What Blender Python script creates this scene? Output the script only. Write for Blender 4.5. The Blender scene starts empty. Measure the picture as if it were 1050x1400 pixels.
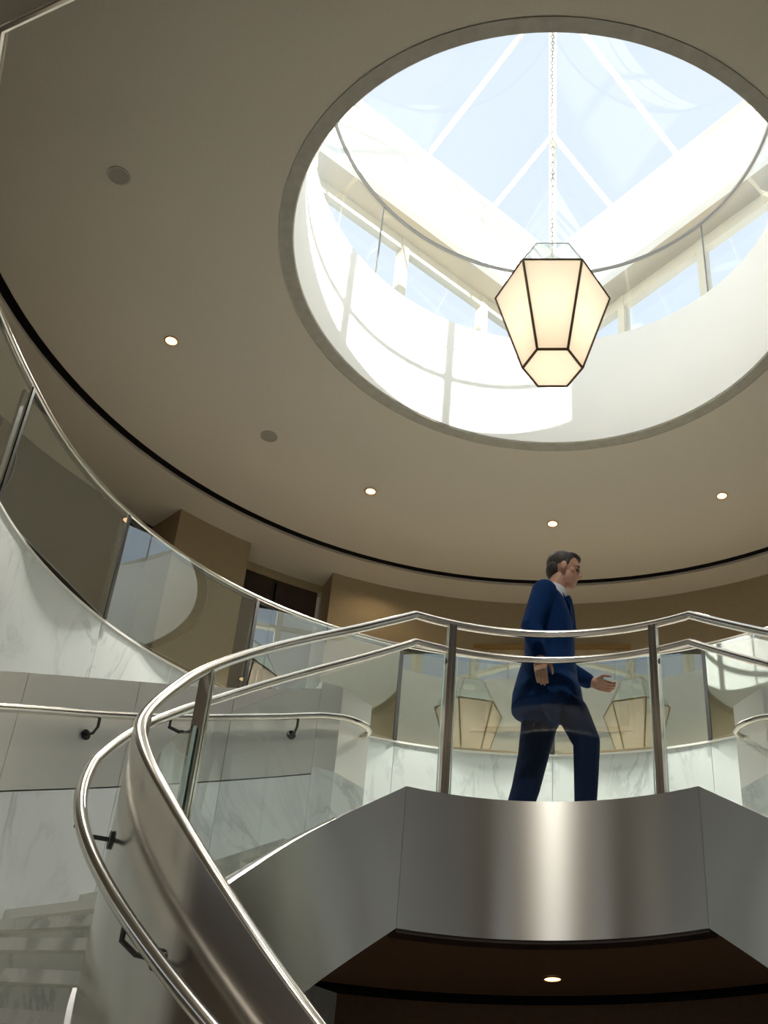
import bpy, bmesh, math, random
from mathutils import Vector, Matrix
random.seed(7)
sc = bpy.context.scene
PI = math.pi
H = 1.05                      # camera height above the lobby floor

# ------------------------------------------------------------------ camera
cam_d = bpy.data.cameras.new('camera')
cam = bpy.data.objects.new('camera', cam_d)
sc.collection.objects.link(cam)
cam_d.sensor_fit = 'VERTICAL'
cam_d.sensor_height = 24.0
cam_d.sensor_width = 18.0
cam_d.lens = 1564.33 / 1400.0 * 24.0
cam_d.shift_x = -(755.44 - 525.0) / 1400.0
cam_d.shift_y = (830.03 - 700.0) / 1400.0
cam_d.clip_start = 0.05
cam.location = (0, 0, H)
cam.rotation_euler = (math.radians(90 + 32.195), 0, 0)
sc.camera = cam

# ------------------------------------------------------------------ world, sun, exposure
world = bpy.data.worlds.new('sky')
sc.world = world
world.use_nodes = True
wn = world.node_tree.nodes
wl = world.node_tree.links
wn.clear()
wo = wn.new('ShaderNodeOutputWorld')
bg = wn.new('ShaderNodeBackground')
tc = wn.new('ShaderNodeTexCoord')
nz = wn.new('ShaderNodeTexNoise')
nz.inputs['Scale'].default_value = 2.2
nz.inputs['Detail'].default_value = 4
cr = wn.new('ShaderNodeValToRGB')
cr.color_ramp.elements[0].position = 0.35
cr.color_ramp.elements[0].color = (0.70, 0.80, 0.95, 1)
cr.color_ramp.elements[1].position = 0.7
cr.color_ramp.elements[1].color = (0.81, 0.88, 0.965, 1)
wl.new(tc.outputs['Generated'], nz.inputs['Vector'])
wl.new(nz.outputs['Fac'], cr.inputs['Fac'])
wl.new(cr.outputs['Color'], bg.inputs['Color'])
bg.inputs['Strength'].default_value = 1.05
wl.new(bg.outputs['Background'], wo.inputs['Surface'])

sun_d = bpy.data.lights.new('sun', 'SUN')
sun_d.energy = 20.0
sun_d.angle = math.radians(0.6)
sun_d.color = (1.0, 0.95, 0.86)
sun = bpy.data.objects.new('sun', sun_d)
sc.collection.objects.link(sun)
SUN_AZ, SUN_EL = math.radians(32), math.radians(18.0)
sdir = Vector((-math.sin(SUN_AZ) * math.cos(SUN_EL), math.cos(SUN_AZ) * math.cos(SUN_EL), -math.sin(SUN_EL)))
sun.rotation_euler = sdir.to_track_quat('-Z', 'Y').to_euler()
sun.location = (4, -4, 20)

sc.view_settings.view_transform = 'Standard'
sc.view_settings.look = 'None'
sc.view_settings.gamma = 1.0
sc.view_settings.use_curve_mapping = False
sc.view_settings.exposure = 0.1
sc.cycles.use_denoising = True
sc.cycles.max_bounces = 14
sc.cycles.diffuse_bounces = 6
sc.cycles.glossy_bounces = 5
sc.cycles.transmission_bounces = 8
sc.cycles.transparent_max_bounces = 24
sc.cycles.sample_clamp_indirect = 6.0
sc.cycles.caustics_reflective = False
sc.cycles.caustics_refractive = False

# ------------------------------------------------------------------ helpers
def rad(d):
    return d * PI / 180.0

class MB:
    """collects faces for one mesh"""
    def __init__(s):
        s.v = []; s.f = []
    def add(s, vs, fs):
        o = len(s.v)
        s.v += [tuple(v) for v in vs]
        s.f += [[i + o for i in f] for f in fs]
        return s
    def box(s, c, d, rz=0.0, rx=0.0):
        m = Matrix.Translation(c) @ Matrix.Rotation(rz, 4, 'Z') @ Matrix.Rotation(rx, 4, 'X')
        vs = [m @ Vector((x * d[0] / 2, y * d[1] / 2, z * d[2] / 2)) for x in (-1, 1) for y in (-1, 1) for z in (-1, 1)]
        return s.add(vs, [[0, 1, 3, 2], [4, 6, 7, 5], [0, 4, 5, 1], [2, 3, 7, 6], [0, 2, 6, 4], [1, 5, 7, 3]])
    def loft(s, rings, cap=True, closed=False):
        n = len(rings[0]); vs = [p for r in rings for p in r]; fs = []
        m = len(rings)
        for i in range(m if closed else m - 1):
            a = i * n; b = ((i + 1) % m) * n
            for j in range(n):
                k = (j + 1) % n
                fs.append([a + j, a + k, b + k, b + j])
        if cap and not closed:
            fs.append(list(range(n))[::-1]); fs.append([(m - 1) * n + j for j in range(n)])
        return s.add(vs, fs)
    def tube(s, pts, r, seg=10, closed=False, prof=None):
        """round tube along pts; r number or list; prof(i) may give (side half width, up half height)"""
        pts = [Vector(p) for p in pts]; n = len(pts); rings = []
        prev = None
        for i, p in enumerate(pts):
            if closed:
                t = pts[(i + 1) % n] - pts[i - 1]
            else:
                t = pts[min(i + 1, n - 1)] - pts[max(i - 1, 0)]
            t.normalize()
            ref = Vector((0, 0, 1)) if abs(t.z) < 0.95 else (prev if prev else Vector((0, 1, 0)))
            side = t.cross(ref).normalized(); up = side.cross(t).normalized(); prev = up
            rr = r[i] if isinstance(r, (list, tuple)) else r
            a, b = (rr, rr) if prof is None else prof(i)
            rings.append([p + side * math.cos(q) * a + up * math.sin(q) * b for q in [2 * PI * k / seg for k in range(seg)]])
        return s.loft(rings, True, closed)
    def sector(s, c, r0, r1, a0, a1, zb, zt, n):
        """solid ring sector round centre c; a in degrees counted from +y towards -x"""
        fz = lambda q, a: q(a) if callable(q) else q
        full = abs(abs(a1 - a0) - 360) < 1e-6
        rings = []
        for i in range(n + (0 if full else 1)):
            a = a0 + (a1 - a0) * i / n
            sn, cs = math.sin(rad(a)), math.cos(rad(a))
            b, t = fz(zb, a), fz(zt, a)
            R0, R1 = fz(r0, a), fz(r1, a)
            rings.append([(c[0] - R0 * sn, c[1] + R0 * cs, b), (c[0] - R1 * sn, c[1] + R1 * cs, b),
                          (c[0] - R1 * sn, c[1] + R1 * cs, t), (c[0] - R0 * sn, c[1] + R0 * cs, t)])
        return s.loft(rings, True, full)
    def ball(s, c, r, nu=12, nv=8, m=None):
        rx, ry, rz = (r, r, r) if not isinstance(r, (list, tuple)) else r
        vs = [(0, 0, -1)]
        for j in range(1, nv):
            t = -PI / 2 + PI * j / nv
            for i in range(nu):
                q = 2 * PI * i / nu
                vs.append((math.cos(t) * math.cos(q), math.cos(t) * math.sin(q), math.sin(t)))
        vs.append((0, 0, 1)); N = len(vs) - 1
        fs = [[0, 1 + (i + 1) % nu, 1 + i] for i in range(nu)]
        for j in range(nv - 2):
            for i in range(nu):
                a = 1 + j * nu; b = a + nu
                fs.append([a + i, a + (i + 1) % nu, b + (i + 1) % nu, b + i])
        a = 1 + (nv - 2) * nu
        fs += [[a + i, a + (i + 1) % nu, N] for i in range(nu)]
        m = m or Matrix.Identity(3)
        return s.add([Vector(c) + m @ Vector((x * rx, y * ry, z * rz)) for x, y, z in vs], fs)
    def prism(s, poly, z0, z1):
        n = len(poly)
        return s.add([(x, y, z0) for x, y in poly] + [(x, y, z1) for x, y in poly],
                     [list(range(n))[::-1], [n + i for i in range(n)]] + [[i, (i + 1) % n, n + (i + 1) % n, n + i] for i in range(n)])
    def cyl(s, c, r, z0, z1, seg=24, r1=None):
        r1 = r if r1 is None else r1
        return s.loft([[(c[0] + q * math.cos(2 * PI * i / seg), c[1] + q * math.sin(2 * PI * i / seg), z) for i in range(seg)] for q, z in ((r, z0), (r1, z1))])

def mesh_of(name, mb, smooth=None):
    me = bpy.data.meshes.new(name)
    me.from_pydata(mb.v, [], mb.f)
    bm = bmesh.new(); bm.from_mesh(me)
    bmesh.ops.recalc_face_normals(bm, faces=bm.faces)
    bm.to_mesh(me); bm.free()
    if smooth:
        me.polygons.foreach_set('use_smooth', [True] * len(me.polygons))
        me.set_sharp_from_angle(angle=rad(smooth))
    me.update()
    return me

_world = {}
def link(name, data, parent=None):
    o = bpy.data.objects.new(name, data)
    sc.collection.objects.link(o)
    if parent is not None:
        o.parent = parent
        o.location = -_world[parent.name]
        _world[o.name] = Vector((0, 0, 0))
    else:
        _world[o.name] = Vector((0, 0, 0))
    return o

def obj(name, mb, m, parent=None, smooth=40):
    me = mesh_of(name, mb, smooth)
    me.materials.append(m)
    return link(name, me, parent)

def tag(o, label=None, cat=None, group=None, kind=None):
    if label: o['label'] = label
    if cat: o['category'] = cat
    if group: o['group'] = group
    if kind: o['kind'] = kind
    return o

def thing(name, loc, label, cat, group=None, kind=None):
    o = bpy.data.objects.new(name, None)
    sc.collection.objects.link(o)
    o.empty_display_size = 0.1
    o.location = loc
    _world[o.name] = Vector(loc)
    return tag(o, label, cat, group, kind)

def struct(name, mb, m, label, cat, smooth=40):
    return tag(obj(name, mb, m, None, smooth), label, cat, kind='structure')

def lerp(tab):
    def f(a):
        a = abs(a)
        if a <= tab[0][0]: return tab[0][1]
        for (x0, y0), (x1, y1) in zip(tab, tab[1:]):
            if a <= x1:
                return y0 + (y1 - y0) * (a - x0) / (x1 - x0)
        return tab[-1][1]
    return f

def smooth_tab(tab, start, end, step=3.0):
    """piecewise table -> softened table, flat part and its crease at the first entry kept"""
    g = lerp(tab)
    out = [(start, g(start))]
    a = start + step
    while a < end:
        w = min(10.0, a - start, end - a)
        out.append((a, sum(g(a + w * k / 4.0) for k in range(-4, 5)) / 9.0))
        a += step
    out.append((end, g(end)))
    return lerp(out)

def pt(c, R, a, z):
    return (c[0] - R * math.sin(rad(a)), c[1] + R * math.cos(rad(a)), z)

# ------------------------------------------------------------------ materials
def newmat(name):
    m = bpy.data.materials.new(name); m.use_nodes = True
    return m, m.node_tree.nodes, m.node_tree.links, m.node_tree.nodes['Principled BSDF']

def plain(name, col, rough=0.6, metal=0.0, noise=0.0, scale=30.0, bump=0.0, spec=0.5):
    m, n, l, b = newmat(name)
    b.inputs['Base Color'].default_value = (*col, 1)
    b.inputs['Roughness'].default_value = rough
    b.inputs['Metallic'].default_value = metal
    b.inputs['Specular IOR Level'].default_value = spec
    if noise or bump:
        t = n.new('ShaderNodeTexCoord'); x = n.new('ShaderNodeTexNoise')
        x.inputs['Scale'].default_value = scale; x.inputs['Detail'].default_value = 5
        l.new(t.outputs['Object'], x.inputs['Vector'])
        if noise:
            r = n.new('ShaderNodeValToRGB')
            r.color_ramp.elements[0].position = 0.3; r.color_ramp.elements[1].position = 0.7
            r.color_ramp.elements[0].color = (*[c * (1 - noise) for c in col], 1)
            r.color_ramp.elements[1].color = (*[min(1, c * (1 + noise)) for c in col], 1)
            l.new(x.outputs['Fac'], r.inputs['Fac']); l.new(r.outputs['Color'], b.inputs['Base Color'])
        if bump:
            q = n.new('ShaderNodeBump'); q.inputs['Strength'].default_value = bump; q.inputs['Distance'].default_value = 0.01
            l.new(x.outputs['Fac'], q.inputs['Height']); l.new(q.outputs['Normal'], b.inputs['Normal'])
    return m

def steel(name, col, rough, aniso=0.0, brush=0.0, brush_scale=(5, 5, 520)):
    m, n, l, b = newmat(name)
    b.inputs['Base Color'].default_value = (*col, 1)
    b.inputs['Metallic'].default_value = 1.0
    b.inputs['Roughness'].default_value = rough
    t = n.new('ShaderNodeTexCoord')
    mp = n.new('ShaderNodeMapping'); mp.inputs['Scale'].default_value = brush_scale
    x = n.new('ShaderNodeTexNoise'); x.inputs['Scale'].default_value = 1.0; x.inputs['Detail'].default_value = 3
    l.new(t.outputs['Object'], mp.inputs['Vector']); l.new(mp.outputs['Vector'], x.inputs['Vector'])
    r = n.new('ShaderNodeMapRange'); r.inputs['To Min'].default_value = rough * 0.97; r.inputs['To Max'].default_value = rough * 1.03
    l.new(x.outputs['Fac'], r.inputs['Value']); l.new(r.outputs['Result'], b.inputs['Roughness'])
    if brush:
        q = n.new('ShaderNodeBump'); q.inputs['Strength'].default_value = brush; q.inputs['Distance'].default_value = 0.002
        l.new(x.outputs['Fac'], q.inputs['Height']); l.new(q.outputs['Normal'], b.inputs['Normal'])
    if aniso:
        b.inputs['Anisotropic'].default_value = aniso
        b.inputs['Anisotropic Rotation'].default_value = 0.25
        tg = n.new('ShaderNodeTangent'); tg.direction_type = 'RADIAL'; tg.axis = 'Z'
        l.new(tg.outputs['Tangent'], b.inputs['Tangent'])
    return m

def marble(name, col, vein, scale=1.1, rough=0.25, amount=0.55):
    m, n, l, b = newmat(name)
    t = n.new('ShaderNodeTexCoord')
    oi = n.new('ShaderNodeObjectInfo')
    off = n.new('ShaderNodeVectorMath'); off.operation = 'ADD'
    sc3 = n.new('ShaderNodeVectorMath'); sc3.operation = 'SCALE'; sc3.inputs['Scale'].default_value = 7.0
    cmb = n.new('ShaderNodeCombineXYZ')
    for k in range(3): l.new(oi.outputs['Random'], cmb.inputs[k])
    l.new(cmb.outputs['Vector'], sc3.inputs[0])
    l.new(t.outputs['Object'], off.inputs[0]); l.new(sc3.outputs['Vector'], off.inputs[1])
    mp = n.new('ShaderNodeMapping'); mp.inputs['Rotation'].default_value = (0.5, 0.7, 0.3); mp.inputs['Scale'].default_value = (1.0, 1.0, 0.55)
    l.new(off.outputs['Vector'], mp.inputs['Vector'])
    big = n.new('ShaderNodeTexNoise'); big.inputs['Scale'].default_value = scale * 1.2; big.inputs['Detail'].default_value = 6; big.inputs['Distortion'].default_value = 0.8
    l.new(mp.outputs['Vector'], big.inputs['Vector'])
    ve = n.new('ShaderNodeTexNoise'); ve.inputs['Scale'].default_value = scale * 1.6; ve.inputs['Detail'].default_value = 9; ve.inputs['Roughness'].default_value = 0.62; ve.inputs['Distortion'].default_value = 1.4
    l.new(mp.outputs['Vector'], ve.inputs['Vector'])
    s1 = n.new('ShaderNodeMath'); s1.operation = 'SUBTRACT'; s1.inputs[1].default_value = 0.5
    ab = n.new('ShaderNodeMath'); ab.operation = 'ABSOLUTE'
    l.new(ve.outputs['Fac'], s1.inputs[0]); l.new(s1.outputs[0], ab.inputs[0])
    rv = n.new('ShaderNodeMapRange'); rv.inputs['From Min'].default_value = 0.0; rv.inputs['From Max'].default_value = 0.045
    rv.inputs['To Min'].default_value = 1.0; rv.inputs['To Max'].default_value = 0.0
    l.new(ab.outputs[0], rv.inputs['Value'])
    rb = n.new('ShaderNodeMapRange'); rb.inputs['From Min'].default_value = 0.42; rb.inputs['From Max'].default_value = 0.66
    l.new(big.outputs['Fac'], rb.inputs['Value'])
    mu = n.new('ShaderNodeMath'); mu.operation = 'MULTIPLY'
    l.new(rv.outputs['Result'], mu.inputs[0]); l.new(rb.outputs['Result'], mu.inputs[1])
    m2 = n.new('ShaderNodeMath'); m2.operation = 'MULTIPLY'; m2.inputs[1].default_value = amount
    l.new(mu.outputs[0], m2.inputs[0])
    cl = n.new('ShaderNodeValToRGB')
    cl.color_ramp.elements[0].position = 0.25; cl.color_ramp.elements[0].color = (*col, 1)
    cl.color_ramp.elements[1].position = 0.85; cl.color_ramp.elements[1].color = (*[c * 0.86 for c in col], 1)
    l.new(big.outputs['Fac'], cl.inputs['Fac'])
    mx = n.new('ShaderNodeMix'); mx.data_type = 'RGBA'; mx.inputs['B'].default_value = (*vein, 1)
    l.new(m2.outputs[0], mx.inputs['Factor']); l.new(cl.outputs['Color'], mx.inputs['A'])
    l.new(mx.outputs['Result'], b.inputs['Base Color'])
    b.inputs['Roughness'].default_value = rough
    return m

def glass(name, tint, gain=1.0, ior=1.5, rough=0.0, haze=0.0):
    """sheet glass: clear with a Fresnel mirror on each face"""
    m = bpy.data.materials.new(name); m.use_nodes = True
    n, l = m.node_tree.nodes, m.node_tree.links
    n.clear()
    o = n.new('ShaderNodeOutputMaterial'); tr = n.new('ShaderNodeBsdfTransparent'); gl = n.new('ShaderNodeBsdfGlossy')
    fr = n.new('ShaderNodeFresnel'); mx = n.new('ShaderNodeMixShader'); mu = n.new('ShaderNodeMath')
    mu.operation = 'MULTIPLY'; mu.use_clamp = True; mu.inputs[1].default_value = gain
    tr.inputs['Color'].default_value = (*tint, 1)
    gl.inputs['Roughness'].default_value = rough; gl.inputs['Color'].default_value = (0.95, 1.0, 0.98, 1)
    fr.inputs['IOR'].default_value = ior
    ge = n.new('ShaderNodeNewGeometry'); iv = n.new('ShaderNodeMath'); iv.operation = 'SUBTRACT'; iv.inputs[0].default_value = 1.0
    m0 = n.new('ShaderNodeMath'); m0.operation = 'MULTIPLY'
    l.new(ge.outputs['Backfacing'], iv.inputs[1]); l.new(fr.outputs[0], m0.inputs[0]); l.new(iv.outputs[0], m0.inputs[1])
    l.new(m0.outputs[0], mu.inputs[0]); l.new(mu.outputs[0], mx.inputs['Fac'])
    l.new(tr.outputs[0], mx.inputs[1]); l.new(gl.outputs[0], mx.inputs[2])
    if haze:
        df = n.new('ShaderNodeBsdfDiffuse'); df.inputs['Color'].default_value = (0.8, 0.9, 0.88, 1)
        m3 = n.new('ShaderNodeMixShader'); m3.inputs['Fac'].default_value = haze
        l.new(mx.outputs[0], m3.inputs[1]); l.new(df.outputs[0], m3.inputs[2]); l.new(m3.outputs[0], o.inputs['Surface'])
    else:
        l.new(mx.outputs[0], o.inputs['Surface'])
    return m

def emit(name, col, strength):
    m = bpy.data.materials.new(name); m.use_nodes = True
    n, l = m.node_tree.nodes, m.node_tree.links
    n.clear()
    o = n.new('ShaderNodeOutputMaterial'); e = n.new('ShaderNodeEmission')
    e.inputs['Color'].default_value = (*col, 1); e.inputs['Strength'].default_value = strength
    l.new(e.outputs[0], o.inputs['Surface'])
    return m

M = {}
M['ceil'] = plain('ceiling_plaster', (0.58, 0.54, 0.455), 0.9, noise=0.05, scale=120, spec=0.2)
M['wall'] = plain('tan_wall_fabric', (0.36, 0.29, 0.185), 0.85, noise=0.08, scale=60, spec=0.2)
M['drum'] = plain('white_plaster', (0.92, 0.915, 0.88), 0.8, spec=0.2)
M['soffit'] = plain('cream_plaster', (0.55, 0.49, 0.38), 0.8, spec=0.2)
M['trim'] = plain('grey_trim', (0.36, 0.345, 0.29), 0.5, noise=0.1, scale=14)
M['black'] = plain('black_reveal', (0.006, 0.005, 0.005), 0.9, spec=0.1)
M['wood'] = plain('dark_wood', (0.032, 0.018, 0.013), 0.5, noise=0.3, scale=6)
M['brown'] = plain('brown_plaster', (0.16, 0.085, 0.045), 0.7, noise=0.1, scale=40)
M['lobby'] = plain('lobby_plaster', (0.26, 0.22, 0.17), 0.8)
M['carpet'] = plain('gallery_carpet', (0.22, 0.16, 0.11), 0.95, noise=0.2, scale=80)
M['marble'] = marble('white_veined_marble', (0.70, 0.745, 0.735), (0.30, 0.33, 0.33))
M['marble_step'] = marble('grey_veined_marble', (0.66, 0.66, 0.60), (0.25, 0.26, 0.25), scale=2.2, rough=0.4)
M['marble_floor'] = marble('floor_marble', (0.42, 0.40, 0.36), (0.25, 0.25, 0.24), scale=0.8)
M['joint'] = plain('joint_grout', (0.40, 0.40, 0.38), 0.9)
M['steel'] = steel('brushed_steel', (0.60, 0.585, 0.53), 0.28, aniso=0.95)
M['steel_wall'] = steel('satin_steel', (0.86, 0.85, 0.81), 0.42, aniso=0.6, brush=0.02)
M['steel_parapet'] = steel('polished_steel', (0.60, 0.57, 0.52), 0.17, aniso=0.4, brush=0.03)
M['rail'] = steel('rail_steel', (0.66, 0.63, 0.57), 0.2)
M['dark_steel'] = plain('dark_steel', (0.02, 0.019, 0.018), 0.4)
M['glass'] = glass('clear_glass', (0.955, 0.985, 0.975), 1.0)
M['glass_gallery'] = glass('gallery_glass', (0.93, 0.97, 0.955), 2.2, ior=1.9)
M['glass_edge'] = plain('glass_edge', (0.62, 0.80, 0.74), 0.2)
M['glass_sky'] = glass('skylight_glass', (0.98, 0.99, 0.995), 0.9)
M['frame_white'] = plain('white_frame', (0.82, 0.81, 0.76), 0.5)
M['frame_cream'] = plain('cream_frame', (0.70, 0.65, 0.52), 0.5)
M['bronze'] = plain('bronze', (0.085, 0.05, 0.025), 0.4, metal=0.6)
M['chain'] = plain('grey_chain', (0.28, 0.27, 0.26), 0.4, metal=0.7)
M['bulb'] = emit('lamp_glow', (1.0, 0.66, 0.34), 2.6)
M['lens_dim'] = plain('unlit_lens', (0.30, 0.275, 0.235), 0.5)
M['reflector'] = plain('lamp_reflector', (0.75, 0.50, 0.32), 0.25, metal=0.9)
M['gold'] = plain('gilt_frame', (0.30, 0.19, 0.07), 0.4, metal=0.3)
M['canvas'] = plain('canvas', (0.46, 0.37, 0.23), 0.8, noise=0.15, scale=5)

# ------------------------------------------------------------------ key geometry (z values from the eye + H)
CI = (0.0, 4.209)              # centre of the stair well
CG = (0.0, 6.6)                # centre of the rotunda
Z = lambda z: z + H
LAND = Z(2.338)
RF = 1.457                     # face of the landing fascia
Ftab = smooth_tab([(31, 2.338), (48.3, 2.030), (58, 1.835), (68.8, 1.58), (92, 1.16), (121, .53), (142, .03), (160, -.47), (176, -0.94)], 31, 176)
F = lambda a: Z(Ftab(a))                                    # nosing line / top of the stringer
Ttab = smooth_tab([(31, 3.41), (45.5, 3.175), (63, 2.865), (78.6, 2.545), (92, 2.27), (121, 1.625), (130, 1.425), (142, 1.125), (150, .879), (160, .59), (176, .14)], 31, 176)
TR = lambda a: Z(Ttab(a))                                   # top of the guard
FB = lambda a: F(a) - 0.72 - 0.05 * min(1, max(0, (abs(a) - 31) / 20))
Ltab = smooth_tab([(30, 3.255), (42.5, 3.04), (57, 2.78), (71, 2.49), (80, 2.30), (88, 2.14), (113, 1.52), (132, 1.085), (140, .89), (153, .575), (172, .10)], 30, 172)
LRR = lerp([(30, 1.535), (60, 1.56), (105, 1.70), (180, 1.70)])
A_END = 174.0
ZS, ZE, ZA, HD = Z(11.0), Z(12.12), Z(13.16), 3.84          # skylight: soffit, eave, apex, half diagonal
ZCEIL, ZDECK, ZGAL = Z(7.41), Z(8.8), Z(4.78)

# ------------------------------------------------------------------ room shell
m = MB(); m.box((0, 1.5, -0.05), (16, 25, 0.1))
struct('floor', m, M['marble_floor'], 'pale marble floor of the lobby below the stairs', 'floor')

def fill_plate(name, loops, z0, z1, mat, label, cat):
    """flat slab from an outer loop and hole loops"""
    bm = bmesh.new(); edges = []
    for lp in loops:
        vs = [bm.verts.new((x, y, z0)) for x, y in lp]
        edges += [bm.edges.new((vs[i], vs[(i + 1) % len(vs)])) for i in range(len(vs))]
    bmesh.ops.triangle_fill(bm, use_beauty=True, use_dissolve=False, edges=edges)
    r = bmesh.ops.extrude_face_region(bm, geom=bm.faces[:])
    bmesh.ops.translate(bm, vec=(0, 0, z1 - z0), verts=[v for v in r['geom'] if isinstance(v, bmesh.types.BMVert)])
    bmesh.ops.recalc_face_normals(bm, faces=bm.faces)
    me = bpy.data.meshes.new(name); bm.to_mesh(me); bm.free()
    me.materials.append(mat)
    return tag(link(name, me), label, cat, kind='structure')

circ = lambda c, R, a0, a1, n: [pt(c, R, a0 + (a1 - a0) * i / n, 0)[:2] for i in range(n + 1)]
# gallery slab: round well, cut back by a straight edge over the lobby
zb = Z(4.50)
corner = (-2.43 * 4.5 / 4.83, 2.89 * 4.5 / 4.83)
hole = circ(CG, 3.90, -112, 112, 96) + [corner, (-1.0, 2.18), (1.0, 2.18), (-corner[0], corner[1])]
fill_plate('floor_gallery', [[(-7.5, -10.5), (7.5, -10.5), (7.5, 13), (-7.5, 13)], hole], zb, ZGAL, M['lobby'], 'gallery floor slab round the open well', 'floor')
m = MB()
e0 = circ(CG, 3.885, 112, 113, 1)[0]
path = [(e0[0], e0[1], zb), (corner[0] + .01, corner[1] + .015, zb), (-1.0, 2.195, zb), (1.0, 2.195, zb), (-corner[0] - .01, corner[1] + .015, zb), (-e0[0], e0[1], zb)]
m.tube(path, 0.016, 8)
struct('trim_1', m, M['rail'], 'thin steel edge trim on the underside of the gallery slab', 'trim')

# ceiling of the rotunda with the round opening; outer ring beyond the black slot
m = MB(); m.sector(CG, 2.246, 4.585, 0, 360, ZCEIL, Z(7.50), 128)
struct('ceiling', m, M['ceil'], 'flat tan ceiling ring around the round skylight opening', 'ceiling')
m = MB(); m.sector(CG, 4.695, 7.0, 0, 360, ZCEIL - 0.01, Z(7.50), 128)
struct('ceiling_outer', m, M['ceil'], 'tan ceiling strip between the black slot and the gallery wall', 'ceiling')
m = MB(); m.sector(CG, 4.584, 4.696, 0, 360, ZCEIL + .025, Z(7.56), 128)
struct('trim_2', m, M['black'], 'black slot running round the rotunda ceiling', 'trim')
m = MB(); m.sector(CG, 2.128, 2.236, 0, 360, ZCEIL - 0.006, Z(7.50), 128)
struct('trim_3', m, M['trim'], 'grey stone ring trimming the round skylight opening', 'trim')
m = MB(); m.sector(CG, 2.118, 2.25, 0, 360, Z(7.42), ZDECK, 128)
struct('wall_drum', m, M['drum'], 'white drum wall rising from the ceiling opening', 'wall')
m = MB(); m.sector(CG, 2.25, 7.2, 0, 360, Z(8.72), ZDECK, 96)
struct('floor_upper', m, M['drum'], 'pale deck around the upper glass ring', 'floor')

# gallery wall: tan wall, pier, recesses with dark wood
RW = 5.085
m = MB()
zt = Z(7.43)
for s in (1, -1):
    m.sector(CG, RW, 5.75, s * 41.4, s * 51.2, ZGAL, zt, 8)
m.sector(CG, RW, 5.75, -30, 30, ZGAL, zt, 40)
struct('wall_gallery', m, M['wall'], 'tan fabric wall and piers of the gallery', 'wall')
m = MB(); m.sector(CG, 5.6, 5.75, 51.2, 308.8, ZGAL, zt, 100)
struct('wall_wood', m, M['wood'], 'dark wood panelling of the recessed gallery wall', 'wall')
wp = [MB().sector(CG, 5.55, 5.598, s * a, s * (a + 13.8), ZGAL + 0.1, zt, 8) for s in (1, -1) for a in (58, 72, 86, 100, 114)]
ww = bpy.data.objects['wall_wood']
for q in wp: obj('wood_panel', q, M['wood'], ww)
for i, s in enumerate((1, -1)):
    d = MB(); d.sector(CG, 5.44, 5.50, s * 30.5, s * 41.2, ZGAL, Z(7.30), 6)
    o = struct('door_%d' % (i + 1), d, M['wood'], 'dark wood door in a recess of the gallery wall', 'door'); o['group'] = 'gallery doors'
    d = MB(); d.sector(CG, 5.42, 5.445, s * 35.8, s * 35.95, ZGAL, Z(7.25), 1); obj('door_joint', d, M['black'], o)
    d = MB(); d.tube([pt(CG, 5.40, s * 36.6, ZGAL + .9), pt(CG, 5.40, s * 36.6, ZGAL + 1.3)], .012, 8); obj('handle', d, M['rail'], o)
    d = MB(); d.sector(CG, 5.42, 5.52, s * 30, s * 41.4, Z(7.30), zt, 6); obj('header', d, M['wall'], o)
m = MB(); m.sector(CG, RW - 0.015, RW, -30, 30, ZGAL, ZGAL + 0.12, 40)
struct('baseboard_back', m, M['wood'], 'low dark baseboard on the gallery wall', 'baseboard')

# lobby box behind and below the camera
LW = 7.4
m = MB()
m.box((-LW - .1, 1.3, 2.3), (0.2, 23.6, 4.6)); struct('wall_left', m, M['lobby'], 'lobby side wall of warm plaster left of the stairs', 'wall')
m = MB(); m.box((LW + .1, 1.3, 2.3), (0.2, 23.6, 4.6)); struct('wall_right', m, M['lobby'], 'lobby side wall of warm plaster right of the stairs', 'wall')
m = MB(); m.box((0, 13.0, 2.9), (15, 0.2, 5.8)); struct('wall_back', m, M['lobby'], 'plaster wall closing the hall behind the landing', 'wall')
m = MB()
YF = -10.3
wins = [(-4.6, 1.6), (-.3, 2.4), (4.6, 1.6)]
xs = [-7.6]
for x, w in wins: xs += [x - w / 2, x + w / 2]
xs.append(7.6)
for i in range(0, len(xs), 2):
    m.box(((xs[i] + xs[i + 1]) / 2, YF, 2.77), (xs[i + 1] - xs[i], 0.3, 5.54))
for x, w in wins:
    m.box((x, YF, 0.1), (w, 0.3, 0.2)); m.box((x, YF, 5.4), (w, 0.3, 0.3))
struct('wall_front', m, M['lobby'], 'lobby entrance wall with tall windows', 'wall')
for k, (x, w) in enumerate(wins):
    t = thing('window_%d' % (k + 1), (x, YF, 0.2), 'tall steel framed window of the lobby entrance', 'window', 'entrance windows', 'structure')
    d = MB()
    for q in range(5):
        d.box((x - w / 2 + .04 + q * (w - .08) / 4, YF, 2.72), (.07, .12, 5.05))
    for z in (0.24, 2.4, 5.2): d.box((x, YF, z), (w, .1, .07))
    obj('frame', d, M['dark_steel'], t)
    d = MB(); d.box((x, YF, 2.72), (w - .02, .012, 5.0)); obj('pane', d, M['glass_sky'], t)

# ------------------------------------------------------------------ upper glazed pavilion and skylight
def diag(d, off, t, z):
    """point on the square turned by 45 deg: d side 0..3, off = half diagonal, t 0..1 along the side"""
    cs = [(0, off), (-off, 0), (0, -off), (off, 0)]
    a, b = cs[d], cs[(d + 1) % 4]
    return (CG[0] + a[0] + (b[0] - a[0]) * t, CG[1] + a[1] + (b[1] - a[1]) * t, z)

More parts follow.
